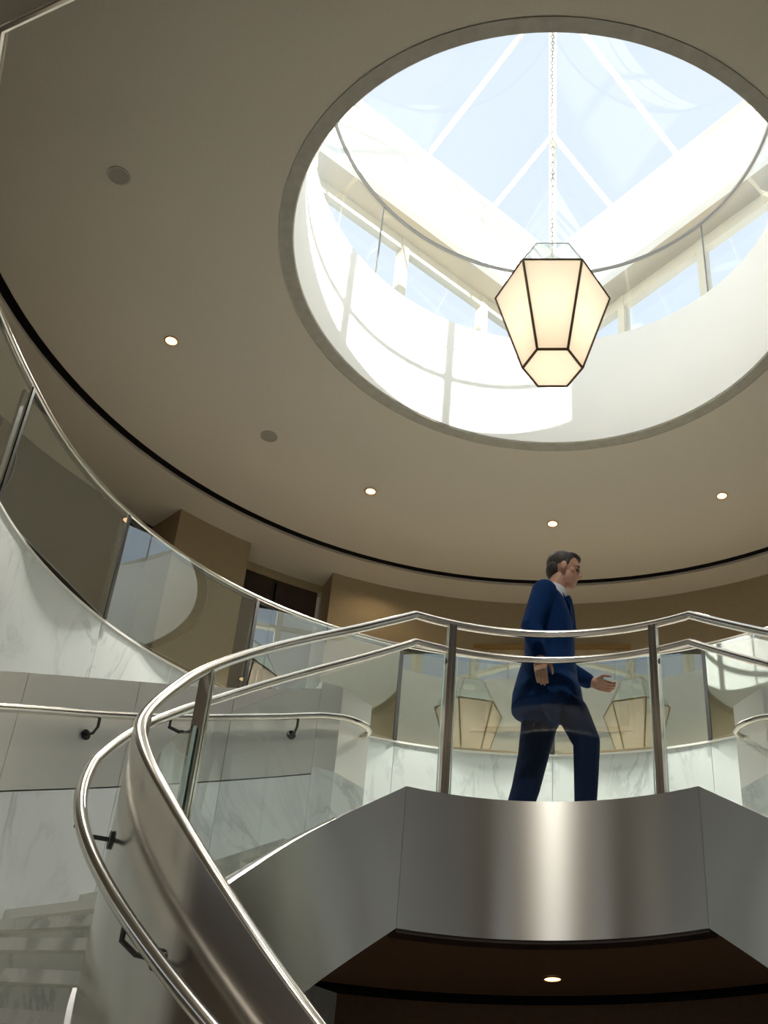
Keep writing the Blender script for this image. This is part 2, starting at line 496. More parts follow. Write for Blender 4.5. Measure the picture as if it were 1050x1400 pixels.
WALLO = HD + 0.62
sq = lambda o: [(o, 6.6), (0, 6.6 + o), (-o, 6.6), (0, 6.6 - o)]
fill_plate('ceiling_upper', [sq(WALLO + .25), sq(HD + .14)], ZS, ZS + 0.12, M['soffit'], 'cream soffit round the square skylight well', 'ceiling')
m = MB()
ring = lambda o, z: [(o, 6.6, z), (0, 6.6 + o, z), (-o, 6.6, z), (0, 6.6 - o, z)]
m.loft([ring(HD, ZS + .0), ring(HD + .14, ZS + .0), ring(HD + .14, ZE), ring(HD, ZE)], cap=False, closed=True)
struct('wall_curb', m, M['drum'], 'white curb wall forming a V under the skylight glass', 'wall', smooth=None)
nbay = 5
for d in range(4):
    t = thing('window_%d' % (4 + d), diag(d, WALLO, .5, ZDECK), 'cream framed glazing of the upper pavilion', 'window', 'pavilion window walls', 'structure')
    dirv = Vector(diag(d, 1, 1, 0)) - Vector(diag(d, 1, 0, 0)); rz = math.atan2(dirv.y, dirv.x); L = WALLO * math.sqrt(2)
    fr = MB()
    for z, hh in ((ZS - .09, .18), (ZDECK + .06, .12), (ZDECK + 0.95, .07)):
        c = Vector(diag(d, WALLO, .5, z)); fr.box(c, (L, .1, hh), rz)
    obj('frame', fr, M['frame_cream'], t)
    for k in range(nbay + 1):
        q = MB(); tt = min(max((k + .0) / nbay, .008), .992)
        c = Vector(diag(d, WALLO, tt, (ZS + ZDECK) / 2)); q.box(c, (.10, .12, ZS - ZDECK), rz)
        obj('mullion', q, M['frame_cream'], t)
    for k in range(nbay):
        q = MB(); c = Vector(diag(d, WALLO, (k + .5) / nbay, (ZS + ZDECK) / 2)); q.box(c, (L / nbay - .1, .012, ZS - ZDECK - .2), rz)
        solid = d == 2 and k >= 3  # unseen opaque bays, added to keep sun off the right of the drum
        obj('sun_block_panel' if solid else 'pane', q, M['drum'] if solid else M['glass_sky'], t)
sky = thing('skylight', (0, 6.6, ZE), 'pyramid skylight of clear panes on white rafters above the well', 'skylight', None, 'structure')
apex = Vector((0, 6.6, ZA))
def on_slope(p, z0=ZE):
    """height of the pyramid above plan point p"""
    r = abs(p[0]) + abs(p[1] - 6.6)
    return ZE + (ZA - ZE) * (1 - r / HD)
for d in range(4):
    c0 = Vector(diag(d, HD, 0, ZE))
    q = MB(); q.tube([c0, apex], .05, 4, prof=lambda i: (.045, .07)); obj('hip_rafter', q, M['frame_white'], sky, None)
    q = MB(); q.tube([Vector(diag(d, HD, 0, ZE)), Vector(diag(d, HD, 1, ZE))], .05, 4, prof=lambda i: (.05, .05)); obj('eave_bar', q, M['frame_white'], sky, None)
    pts = []
    for k in range(1, nbay):
        a = Vector(diag(d, HD, k / nbay, ZE))
        # climb square to the eave until the hip is met
        inn = (Vector((0, 6.6, 0)) - Vector(diag(d, HD, .5, 0))).normalized()
        run = min(k, nbay - k) / nbay * HD * math.sqrt(2)
        b = a + inn * run; b.z = on_slope(b)
        pts.append((a, b))
        q = MB(); q.tube([a, b], .04, 4, prof=lambda i: (.035, .05)); obj('jack_rafter', q, M['frame_white'], sky, None)
    # panes between the rafters
    A0, A1 = Vector(diag(d, HD, 0, ZE)), Vector(diag(d, HD, 1, ZE))
    rows = [(A0, A0)] + pts + [(A1, A1)]
    for (a, b), (c, e) in zip(rows, rows[1:]):
        poly = [a, c, e, b] if (a - b).length > .01 and (c - e).length > .01 else ([a, c, e] if (a - b).length < .01 else [a, c, b])
        if (b - e).length > 1.2 * (a - c).length and len(poly) == 4: pass
        mid = len(rows) // 2
        up = Vector((0, 0, .012))
        if (a, b) == rows[2] and nbay == 5:
            poly = [a, c, e, apex, b]
        q = MB(); n = len(poly)
        q.add([p + up for p in poly] + [p + up * 2 for p in poly], [list(range(n)), [n + i for i in range(n)]] + [[i, (i + 1) % n, n + (i + 1) % n, n + i] for i in range(n)])
        obj('pane', q, M['glass_sky'], sky, None)

# upper glass guard on the drum
t = thing('drum_balustrade', (0, 6.6, ZDECK), 'ring of clear glass panels with slim dark rail on the white drum', 'balustrade')
m = MB(); m.tube([pt(CG, 2.10, a * 3.0, Z(9.80)) for a in range(120)], .02, 8, closed=True); obj('top_rail', m, M['chain'], t)
for k in range(7):
    a0 = k * 360 / 7 + 4; a1 = a0 + 360 / 7
    m = MB(); m.sector(CG, 2.112, 2.124, a0 + .25, a1 - .25, ZDECK, Z(9.79), 18); obj('glass_pane', m, M['glass_sky'], t)
    m = MB(); m.sector(CG, 2.110, 2.126, a0 - .12, a0 + .12, ZDECK, Z(9.79), 1); obj('glass_joint', m, M['chain'], t)

# ------------------------------------------------------------------ marble well wall under the gallery glass
wall = thing('wall_well', (0, CG[1] + 3.86, 0), 'white veined marble wall of the round stair well', 'wall', None, 'structure')
m = MB(); m.sector(CG, 3.862, 3.92, -113, 113, 0, Z(4.815), 120); obj('backing', m, M['joint'], wall)
zrows = [0.0, 1.05, 2.1, 3.15, 4.45, Z(4.815)]
stepa = 23.6
for k in range(-5, 5):
    a0 = k * stepa; a1 = a0 + stepa
    for z0, z1 in zip(zrows, zrows[1:]):
        a0c, a1c = max(a0, -113), min(a1, 113)
        m = MB(); m.sector(CG, 3.842, 3.864, a0c + .03, a1c - .03, z0 + .002, z1 - .002, 12)
        obj('marble_panel', m, M['marble'], wall)
m = MB(); m.sector(CG, 3.832, 3.93, -113, 113, Z(4.815), Z(4.836), 120)
obj('coping', m, M['frame_white'], wall)

# ------------------------------------------------------------------ gallery balustrade (flat panes on a round well)
t = thing('gallery_balustrade', (0, CG[1] + 3.86, Z(4.836)), 'curved steel rail on large flat glass panes round the upper gallery', 'balustrade')
RGL = lambda a: 3.862 + max(0, abs(a) - 90) ** 2 * .00036          # the guard swings wider where it leaves the round well
m = MB(); m.tube([pt(CG, RGL(a), a, Z(5.915)) for a in range(-110, 111, 2)], .027, 12); obj('top_rail', m, M['rail'], t)
m = MB(); m.sector(CG, lambda a: RGL(a) - .012, lambda a: RGL(a) + .012, -110, 110, Z(5.865), Z(5.89), 112); obj('rail_channel', m, M['dark_steel'], t)
SEAM = 23.6
for k in range(-5, 5):
    a0, a1 = max(k * SEAM, -110), min((k + 1) * SEAM, 110)
    p0, p1 = Vector(pt(CG, RGL(a0) + .006, a0 + .18, 0)), Vector(pt(CG, RGL(a1) + .006, a1 - .18, 0))
    mid = (p0 + p1) / 2; dv = Matrix.Rotation(rad(-3.0 if k >= 0 else 3.0), 3, 'Z') @ (p1 - p0)   # panes stand slightly staggered
    p0, p1 = mid - dv / 2, mid + dv / 2
    m = MB(); m.box((mid.x, mid.y, Z(5.355)), (dv.length, .014, 1.03), math.atan2(dv.y, dv.x))
    g = obj('glass_pane', m, M['glass_gallery'], t)
    for p in (p0, p1):
        m = MB(); m.box((p.x, p.y, Z(5.355)), (.036, .026, 1.03), math.atan2(dv.y, dv.x))
        obj('pane_edge', m, M['dark_steel'], g)

# ------------------------------------------------------------------ landing
poly = [pt(CI, RF + .02, a, 0)[:2] for a in range(-31, 32, 2)]
poly += [(-1.33, 6.45), (-1.19, 6.70), (-1.6, 7.4)] + [pt(CG, 3.84, a, 0)[:2] for a in range(62, -63, -4)] + [(1.6, 7.4), (1.19, 6.70), (1.33, 6.45)]
m = MB(); m.prism(poly, Z(1.66), LAND)
land = struct('floor_landing', m, M['marble_floor'], 'upper stair landing where the man walks', 'floor', smooth=30)
# steel fascia of the landing and stringers
m = MB(); m.sector(CI, RF - .004, RF + .03, -31, 31, FB, LAND + .012, 40); obj('fascia_panel', m, M['steel'], land)
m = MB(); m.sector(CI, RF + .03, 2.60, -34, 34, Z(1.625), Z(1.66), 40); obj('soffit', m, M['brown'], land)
m = MB(); m.sector(CI, RF - .0, RF + .10, -31, 31, Z(1.600), Z(1.622), 40); obj('soffit_edge', m, M['wood'], land)
m = MB(); m.sector(CI, 2.60, 2.72, -45, 45, Z(1.60), Z(1.635), 40); obj('soffit_reveal', m, M['black'], land)
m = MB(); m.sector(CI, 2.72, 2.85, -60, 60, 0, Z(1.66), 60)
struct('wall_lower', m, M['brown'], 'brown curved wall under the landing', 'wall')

# ------------------------------------------------------------------ stair flights
NR = 18
rise = (LAND - 0.0) / NR
def ang_at(z):
    lo, hi = 31.0, 176.0
    for _ in range(40):
        mid = (lo + hi) / 2
        if F(mid) > z: lo = mid
        else: hi = mid
    return lo
nose = [31.0] + [ang_at(LAND - rise * k) for k in range(1, NR)]
RO = 2.60
for s in (1, -1):
    st = thing('stair_flight', pt(CI, 2.1, s * 170, 0), 'curved flight of veined marble steps ' + ('behind the walking man\'s back' if s > 0 else 'that the walking man heads for'), 'staircase', 'mirrored stair flights')
    for k in range(1, NR):
        zt_ = LAND - rise * k
        a0, a1 = nose[k - 1], nose[k]
        m = MB(); m.sector(CI, 1.59, RO - .004, s * (a0 - .3), s * (a1 + 1.5), zt_ - .045, zt_, 4)
        obj('tread', m, M['marble_step'], st)
    for k in range(0, NR):
        zt_ = LAND - rise * k - .045
        a1 = nose[k]
        m = MB(); m.sector(CI, 1.59, RO - .004, s * (a1 - .5), s * a1, max(zt_ - rise + .045, 0.001), zt_, 1)
        obj('riser', m, M['marble_step'], st)
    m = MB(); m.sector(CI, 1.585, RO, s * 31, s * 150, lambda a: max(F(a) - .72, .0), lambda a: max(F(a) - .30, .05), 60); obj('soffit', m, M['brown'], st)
    # inner stringer below the glass, steel skinned in panels
    m = MB(); m.sector(CI, RF + .03, 1.583, s * 31, s * 174, lambda a: max(FB(a), 0), lambda a: max(F(a) - .004, .02), 90); obj('stringer', m, M['marble_step'], st)
    for a0, a1 in ((31.06, 174),):
        m = MB(); m.sector(CI, RF - .004, RF + .03, s * a0, s * a1, lambda a: max(FB(a), 0), lambda a: max(F(a) + .012, .03), 70); obj('fascia_panel', m, M['steel'], st)
    m = MB(); m.sector(CI, RF + .031, RF + .075, s * 31.2, s * 109.5, lambda a: F(a) - .01, lambda a: F(a) + .010, 60); obj('glass_channel', m, M['dark_steel'], st)
    # marble skirting at the foot of the parapet
    m = MB(); m.sector(CI, 1.583, 1.60, s * 108, s * A_END, lambda a: max(F(a) - .3, 0), lambda a: F(a) + .10, 60); obj('skirting', m, M['marble_step'], st)

# ------------------------------------------------------------------ inner guard: rail, posts, panes, solid steel parapets
g = thing('stair_balustrade', pt(CI, 1.5, 0, LAND), 'steel and glass guard along landing ending in solid polished parapets', 'balustrade')
AP = 109.0
RG = 1.505
angs = [x * 1.0 for x in range(-int(A_END), int(A_END) + 1)]
def rail_prof(i):
    a = abs(angs[i])
    w = min(1, max(0, (a - 94) / 24.0)); w = w * w * (3 - 2 * w)
    return (.024 + (.022 - .024) * w, .024 + (.012 - .024) * w)
def rail_R(a):
    w = min(1, max(0, (abs(a) - 94) / 24.0)); w = w * w * (3 - 2 * w)
    return RG + (1.568 - RG) * w
m = MB(); m.tube([pt(CI, rail_R(a), a, TR(a)) for a in angs], .024, 14, prof=rail_prof); obj('top_rail', m, M['rail'], g)
for s in (1, -1):
    for a in (22.4, 84.0):
        zb_, zt_ = F(s * a), TR(s * a) - .015
        q = MB(); rz = rad(s * a)
        c = pt(CI, RG, s * a, (zb_ + zt_) / 2)
        for off in (-.013, .013):
            cc = (c[0] + off * math.cos(rz), c[1] + off * math.sin(rz), c[2])
            q.box(cc, (.018, .052, zt_ - zb_), rz)
        q.box(c, (.012, .032, zt_ - zb_), rz)
        obj('post', q, M['rail'], g, 20)
    m = MB(); m.sector(CI, lambda a: rail_R(a) - .018, lambda a: rail_R(a) + .020, s * AP, s * A_END, lambda a: max(F(a) - .1, .0), lambda a: TR(a) - .004, 90)
    obj('parapet', m, M['steel_parapet'], g)
def pane(a0, a1, n):
    q = MB(); q.sector(CI, RG - .006, RG + .006, a0, a1, lambda a: F(a) + .02, lambda a: F(a) + .86 - .02 * 0, n)
    o = obj('glass_pane', q, M['glass'], g)
    for a in (a0, a1):
        q = MB(); q.sector(CI, RG - .007, RG + .007, a - .10, a + .10, lambda x: F(x) + .02, lambda x: F(x) + .86, 1)
        obj('pane_edge', q, M['glass_edge'], o)
pane(-21.0, 21.0, 24)
for s in (1, -1):
    pane(s * 23.8, s * 82.6, 50); pane(s * 85.4, s * 108.6, 18)

# lower handrail on the stair side
h = thing('stair_handrail', pt(CI, 1.6, 0, LAND), 'round steel handrail following the inner guard below its top rail', 'handrail')
m = MB(); angs2 = [x * 1.0 for x in range(-170, 171)]
m.tube([pt(CI, LRR(a), a, Z(Ltab(a))) for a in angs2], .021, 12); obj('rail', m, M['rail'], h)
for s in (1, -1):
    for a in (22.4, 84, 119, 140, 160):
        R = LRR(a); z = Z(Ltab(a)); Rw = 1.588 if a > AP else RG + .012
        q = MB(); q.tube([pt(CI, R, s * a, z - .015), pt(CI, R, s * a, z - .06), pt(CI, (R * .6 + Rw * .4), s * a, z - .085), pt(CI, Rw, s * a, z - .085)], .008, 8)
        d = Vector(pt(CI, 1, s * a, 0)) - Vector((CI[0], CI[1], 0))
        p0 = Vector(pt(CI, Rw, s * a, z - .085)); q.tube([p0, p0 + d * .008], .03, 14)
        obj('bracket', q, M['dark_steel'], h)

# ------------------------------------------------------------------ outer side walls of the flights with their handrails
zw = smooth_tab([(30.8, 3.451), (54, 3.097), (66.6, 2.873), (80.3, 2.584), (100, 2.12), (130, 1.42), (150, .95)], 30.8, 150)
zsb = smooth_tab([(30.8, 2.872), (46.5, 2.623), (75.6, 2.073), (100, 1.55), (130, .85), (150, .38)], 30.8, 150)
zo = smooth_tab([(30.8, 3.205), (35.3, 3.179), (49, 2.951), (61.6, 2.73), (81, 2.376), (100, 1.95), (130, 1.25), (148, .83)], 30.8, 148)
for s, nm in ((1, 'left'), (-1, 'right')):
    w = thing('wall_stair_' + nm, pt(CI, 2.7, s * 90, 0), 'stair side wall with steel upper band over white marble', 'wall', None, 'structure')
    rb = lambda a: 2.62
    m = MB(); m.sector(CI, 2.62, 2.86, s * 33, s * 116, 0.0, lambda a: Z(zw(a)) - .01, 60); obj('backing', m, M['joint'], w)
    # end block, its end face turned towards the landing
    e_in, e_out = Vector(pt(CI, 2.60, s * 30.8, 0)), Vector((-s * 1.185, 6.70, 0))
    o1 = Vector(pt(CI, 2.86, s * 34, 0)); i1 = Vector(pt(CI, 2.60, s * 34, 0))
    for z0, z1, mt, nme in ((0.0, Z(2.868), M['marble'], 'end_panel'), (Z(2.868), Z(3.451), M['steel_wall'], 'end_cap')):
        q = MB(); q.prism([(p.x, p.y) for p in (i1, e_in, e_out, o1)], z0, z1 - (0 if nme == 'end_panel' else 0)); obj(nme, q, mt, w, 20)
    cuts = [34, 46.3, 60, 76, 92, 116]
    for a0, a1 in zip(cuts, cuts[1:]):
        q = MB(); q.sector(CI, 2.60, 2.622, s * (a0 + .03), s * (a1 - .03), lambda a: Z(zsb(a)) + .004, lambda a: Z(zw(a)), 14); obj('steel_panel', q, M['steel_wall'], w)
        q = MB(); q.sector(CI, 2.60, 2.622, s * (a0 + .03), s * (a1 - .03), 0.0, lambda a: Z(zsb(a)) - .004, 14); obj('marble_panel', q, M['marble'], w)
    q = MB(); q.sector(CI, 2.615, 2.87, s * 34, s * 116, lambda a: Z(zw(a)) - .012, lambda a: Z(zw(a)) + .002, 80); obj('cap', q, M['steel_wall'], w)
    hr = thing('side_handrail', pt(CI, 2.52, s * 40, Z(2.3)), 'steel handrail with looped end on the side wall ' + ('behind the walking man\'s back' if s > 0 else 'the walking man heads for'), 'handrail', 'side wall handrails')
    pts = [pt(CI, 2.525, s * a, Z(zo(a))) for a in [115 - 1.5 * k for k in range(int((115 - 31) / 1.5) + 1)]]
    # looped return round the end block
    px, py, pz = pts[-1]
    tx, ty = s * math.cos(rad(31)), math.sin(rad(31))            # onwards along the landing
    nx, ny = -s * math.sin(rad(31)), math.cos(rad(31))           # outwards
    for u_, v_ in ((.05, .0), (.11, .012), (.17, .04), (.215, .09), (.225, .15), (.20, .20), (.15, .235), (.09, .245)):
        pts.append((px + tx * u_ + nx * v_, py + ty * u_ + ny * v_, pz))
    m = MB(); m.tube(pts, .021, 12); obj('rail', m, M['rail'], hr)
    for a in (37.5, 66, 92, 112):
        z = Z(zo(a)); q = MB()
        q.tube([pt(CI, 2.525, s * a, z - .015), pt(CI, 2.525, s * a, z - .07), pt(CI, 2.55, s * a, z - .10), pt(CI, 2.60, s * a, z - .10)], .008, 8)
        d = Vector(pt(CI, 1, s * a, 0)) - Vector((CI[0], CI[1], 0)); p0 = Vector(pt(CI, 2.592, s * a, z - .10)); q.tube([p0, p0 + d * .008], .028, 14)
        obj('bracket', q, M['dark_steel'], hr)

# ------------------------------------------------------------------ pendant lantern
def hexa(R, z, rot=0):
    return [Vector((CG[0] + R * math.cos(rad(60 * k + rot)), CG[1] + R * math.sin(rad(60 * k + rot)), z)) for k in range(6)]
LT, LB, LC = Z(7.15), Z(6.374), Z(7.55)
ST, SB, SCP = .468, .235, .262
t = thing('pendant_lantern', (0, 6.6, LB), 'glowing hexagonal lantern with bronze edges hanging on a chain', 'lantern')
def pane_mat():
    m_ = bpy.data.materials.new('lantern_pane'); m_.use_nodes = True
    n, l = m_.node_tree.nodes, m_.node_tree.links; n.clear()
    o = n.new('ShaderNodeOutputMaterial'); a = n.new('ShaderNodeBsdfTranslucent'); b = n.new('ShaderNodeBsdfDiffuse'); x = n.new('ShaderNodeMixShader')
    a.inputs['Color'].default_value = (.95, .90, .82, 1); b.inputs['Color'].default_value = (.80, .76, .70, 1); x.inputs['Fac'].default_value = .4
    l.new(a.outputs[0], x.inputs[1]); l.new(b.outputs[0], x.inputs[2]); l.new(x.outputs[0], o.inputs['Surface'])
    return m_
M['lpane'] = pane_mat()
M['lcap'] = glass('lantern_cap_glass', (.93, .95, .94), 1.5, haze=.25)
top, bot, cap_ = hexa(ST, LT), hexa(SB, LB), hexa(SCP, LC)
def plate(poly, mat, name, par, th=.004):
    n_ = (poly[1] - poly[0]).cross(poly[2] - poly[0]).normalized() * th; n = len(poly)
    q = MB(); q.add([p - n_ / 2 for p in poly] + [p + n_ / 2 for p in poly], [list(range(n)), [n + i for i in range(n)]] + [[i, (i + 1) % n, n + (i + 1) % n, n + i] for i in range(n)])
    return obj(name, q, mat, par, None)
for k in range(6):
    j = (k + 1) % 6
    plate([bot[k], bot[j], top[j], top[k]], M['lpane'], 'side_pane', t)
    plate([top[k], top[j], cap_[j], cap_[k]], M['lcap'], 'top_pane', t)
    q = MB(); q.tube([bot[k], top[k]], .011, 6); q.tube([bot[k], bot[j]], .011, 6); q.tube([top[k], top[j]], .010, 6)
    obj('frame_bar', q, M['bronze'], t)
    q = MB(); q.tube([top[k], cap_[k]], .006, 6); q.tube([cap_[k], cap_[j]], .006, 6); obj('cap_bar', q, M['chain'], t)
plate(bot, M['lpane'], 'bottom_pane', t)
q = MB(); q.cyl((0, 6.6), .09, LC - .01, LC + .02, 16); obj('cap_plate', q, M['frame_white'], t)
q = MB()
zc = LC + .02; k = 0
while zc < ZA - .08:
    cz = zc + .035
    ring_ = []
    for i in range(10):
        q_ = 2 * PI * i / 10
        ring_.append((math.cos(q_) * .016 * (1 if k % 2 else 0), 6.6 + math.cos(q_) * .016 * (0 if k % 2 else 1), cz + math.sin(q_) * .034))
    q.tube(ring_, .003, 5, closed=True)
    zc += .055; k += 1
ch = obj('chain', q, M['chain'], t); ch['kind'] = 'stuff'
lamp = bpy.data.lights.new('lantern_lamp', 'POINT'); lamp.energy = 28; lamp.color = (1.0, .88, .77); lamp.shadow_soft_size = .13
lo = bpy.data.objects.new('lantern_lamp', lamp); sc.collection.objects.link(lo); lo.location = (0, 6.6, Z(6.83))

# ------------------------------------------------------------------ ceiling downlights and discs
def downlight(c, z, r, lit, label, group, power=0.0, tilt=None):
    t_ = thing('downlight', (c[0], c[1], z), label, 'ceiling light' if lit else 'ceiling disc', group)
    q = MB(); n = 24
    q.loft([[(c[0] + rr * math.cos(2 * PI * i / n), c[1] + rr * math.sin(2 * PI * i / n), zz) for i in range(n)] for rr, zz in ((r, z - .001), (r, z - .007), (r * .82, z - .007), (r * .82, z - .001))], cap=False, closed=True)
    obj('trim_ring', q, M['trim'] if not lit else M['reflector'], t_)
    q = MB(); q.cyl(c, r * .84, z - .004, z - .0005, n); obj('lens', q, M['bulb'] if lit else M['lens_dim'], t_)
    if lit:
        q = MB(); q.cyl((c[0] - r * .2, c[1]), r * .35, z - .012, z - .004, 12); obj('lamp', q, M['bulb'], t_)
    if power:
        l_ = bpy.data.lights.new('downlight_lamp', 'SPOT'); l_.energy = power; l_.color = (1, .95, .87); l_.spot_size = rad(100); l_.spot_blend = .8; l_.shadow_soft_size = .05
        o_ = bpy.data.objects.new('downlight_lamp', l_); sc.collection.objects.link(o_); o_.location = (c[0], c[1], z - .03)
    return t_
for a, lb in ((77.8, 'brightest lit downlight, in the ceiling over the dark wood panelling'), (33.4, 'small lit downlight in the ceiling before the recessed dark door'),
              (0, 'small lit downlight in the ceiling just above the walking man'), (-31, 'small lit downlight in the ceiling ahead of the walking man'),
              (-62, 'added unseen downlight lighting the flight the man heads for'), (180, 'added unseen downlight brightening the lobby side of the rotunda')):  # these two are out of view, added for more light in the rotunda
    downlight(pt(CG, 3.46, a, 0)[:2], ZCEIL, .062, True, lb, 'lit rotunda downlights', 740)
for a, lb in ((54.1, 'faint flush disc in the tan ceiling between two lit downlights'), (106.7, 'grey unlit disc set flush in the open tan ceiling')):
    downlight(pt(CG, 3.44, a, 0)[:2], ZCEIL, .085, False, lb, 'unlit ceiling discs')
downlight(pt(CI, 2.20, 0, 0)[:2], Z(1.624), .055, True, 'single downlight in the dark brown soffit under the landing', None, 4)
for x in (-1.05, .6, -3.6, 3.6):
    downlight((x, .5 if abs(x) < 2 else -1.5), zb, .08, True, 'lit downlight in the lobby ceiling under the gallery slab', 'lobby downlights', 200)
for a in (24.2,):
    l_ = bpy.data.lights.new('wall_washer', 'SPOT'); l_.energy = 40; l_.color = (1, .76, .48); l_.spot_size = rad(140); l_.spot_blend = .9; l_.shadow_soft_size = .03
    o_ = bpy.data.objects.new('wall_washer', l_); sc.collection.objects.link(o_); o_.location = pt(CG, 4.64, a, Z(7.44))

# ------------------------------------------------------------------ framed picture on the gallery wall
yw = CG[1] + RW - .06
x0, x1, z0, z1 = -.99, .92, Z(5.66), Z(6.79)
t = thing('picture_frame', ((x0 + x1) / 2, yw, z0), 'wide gilt framed picture on the tan gallery wall', 'picture')
q = MB(); q.box(((x0 + x1) / 2, yw + .01, (z0 + z1) / 2), (x1 - x0 - .08, .015, z1 - z0 - .08)); obj('canvas', q, M['canvas'], t)
for c, d in ((((x0 + x1) / 2, yw, z1 - .03), (x1 - x0, .05, .06)), (((x0 + x1) / 2, yw, z0 + .03), (x1 - x0, .05, .06)), ((x0 + .03, yw, (z0 + z1) / 2), (.06, .05, z1 - z0 - .12)), ((x1 - .03, yw, (z0 + z1) / 2), (.06, .05, z1 - z0 - .12))):
    q = MB(); q.box(c, d); obj('frame_bar', q, M['gold'], t, None)
# ------------------------------------------------------------------ walking man
def remesh(name, mb, voxel, smooth_it, mat, parent):
    me = bpy.data.meshes.new('tmp'); me.from_pydata(mb.v, [], mb.f)
    bm = bmesh.new(); bm.from_mesh(me); bmesh.ops.recalc_face_normals(bm, faces=bm.faces); bm.to_mesh(me); bm.free()
    o = bpy.data.objects.new('tmp', me); sc.collection.objects.link(o)
    r = o.modifiers.new('r', 'REMESH'); r.mode = 'VOXEL'; r.voxel_size = voxel; r.use_smooth_shade = True
    if smooth_it:
        q_ = o.modifiers.new('s', 'SMOOTH'); q_.factor = .5; q_.iterations = smooth_it
    dg = bpy.context.evaluated_depsgraph_get()
    out = bpy.data.meshes.new_from_object(o.evaluated_get(dg)); out.name = name
    bpy.data.objects.remove(o); bpy.data.meshes.remove(me)
    out.polygons.foreach_set('use_smooth', [True] * len(out.polygons))
    out.materials.clear(); out.materials.append(mat)
    return link(name, out, parent)

MX, MY = 0.0, 6.06
def W(x, y, z): return Vector((MX + x, MY + y, LAND + z))
def limb(mb, pts, rad_, seg=14):
    """tapering limb through local points, round joints"""
    ps = [W(*p) for p in pts]
    fine, fr = [], []
    for i in range(len(ps) - 1):
        for k in range(6):
            w = k / 6; fine.append(ps[i].lerp(ps[i + 1], w)); fr.append(rad_[i] + (rad_[i + 1] - rad_[i]) * w)
    fine.append(ps[-1]); fr.append(rad_[-1])
    mb.tube(fine, fr, seg)
    for p, r in zip(ps, rad_): mb.ball(p, r * .995, 14, 8)
def stack(mb, secs, seg=24, pw=2.4):
    """trunk from level sections (x, y, z, half depth along x, half width along y)"""
    rings = []
    for x, y, z, ax, ay in secs:
        rg = []
        for k in range(seg):
            q_ = 2 * PI * k / seg; c, s_ = math.cos(q_), math.sin(q_)
            rg.append(W(x + ax * math.copysign(abs(c) ** (2 / pw), c), y + ay * math.copysign(abs(s_) ** (2 / pw), s_), z))
        rings.append(rg)
    mb.loft(rings)

M['suit'] = plain('navy_suit_cloth', (0.003, 0.022, 0.085), 0.85, noise=0.15, scale=60, spec=0.08)
M['trouser'] = plain('navy_trouser_cloth', (0.003, 0.012, 0.042), 0.85, noise=0.12, scale=60, spec=0.06)
M['skin'] = plain('skin', (0.56, 0.31, 0.21), 0.5, noise=0.08, scale=25, spec=0.4)
M['hair'] = plain('dark_hair', (0.035, 0.024, 0.018), 0.6, noise=0.5, scale=70, bump=0.4)
M['shirt'] = plain('white_shirt', (0.78, 0.79, 0.82), 0.7)
M['shoe'] = plain('black_leather', (0.012, 0.010, 0.009), 0.3)
M['eye'] = plain('eye', (0.05, 0.035, 0.03), 0.2)
man = thing('person', (MX, MY, LAND), 'person in a navy suit striding along the landing behind the steel guard', 'person')

# skin: head, neck, arms, hands as one body
b = MB()
stack(b, [(-.045, 0, .92, .085, .14), (-.03, 0, 1.10, .085, .135), (-.015, 0, 1.30, .10, .16), (-.02, 0, 1.46, .09, .17), (-.02, 0, 1.53, .06, .10)])
limb(b, [(-.02, 0, 1.50), (.015, 0, 1.60), (.045, 0, 1.68)], [.066, .060, .058])
HX, HZ = .075, 1.745                                  # head centre, head tipped a little forward
Rm = Matrix.Rotation(rad(12), 3, 'Y')
def hd(x, y, z): return W(HX, 0, HZ) + Rm @ Vector((x, y, z))
b.ball(hd(-.012, 0, .035), (.102, .077, .098), 20, 14, Rm)          # cranium
b.ball(hd(.030, 0, -.035), (.066, .060, .088), 18, 12, Rm)          # face
b.ball(hd(.040, 0, -.085), (.048, .046, .036), 14, 10, Rm)          # jaw
b.ball(hd(.072, 0, -.102), (.021, .026, .019), 12, 8, Rm)           # chin
b.ball(hd(.066, 0, .034), (.030, .058, .020), 14, 8, Rm)            # brow
b.ball(hd(.078, 0, -.058), (.020, .028, .011), 12, 8, Rm)           # upper lip
b.ball(hd(.076, 0, -.074), (.018, .024, .009), 12, 8, Rm)           # lower lip
b.tube([hd(.088, 0, .024), hd(.099, 0, .004), hd(.111, 0, -.020), hd(.106, 0, -.034)], [.009, .011, .014, .010], 10)
for s in (-1, 1):
    b.ball(hd(.095, s * .013, -.030), .010, 10, 6)
    b.ball(hd(.052, s * .045, -.012), (.022, .020, .022), 10, 8, Rm)   # cheek
    b.ball(hd(-.004, s * .079, -.004), (.020, .009, .032), 12, 8, Rm)  # ear
def arm(sh, el, wr, s):
    limb(b, [sh, el, wr], [.05, .042, .029])
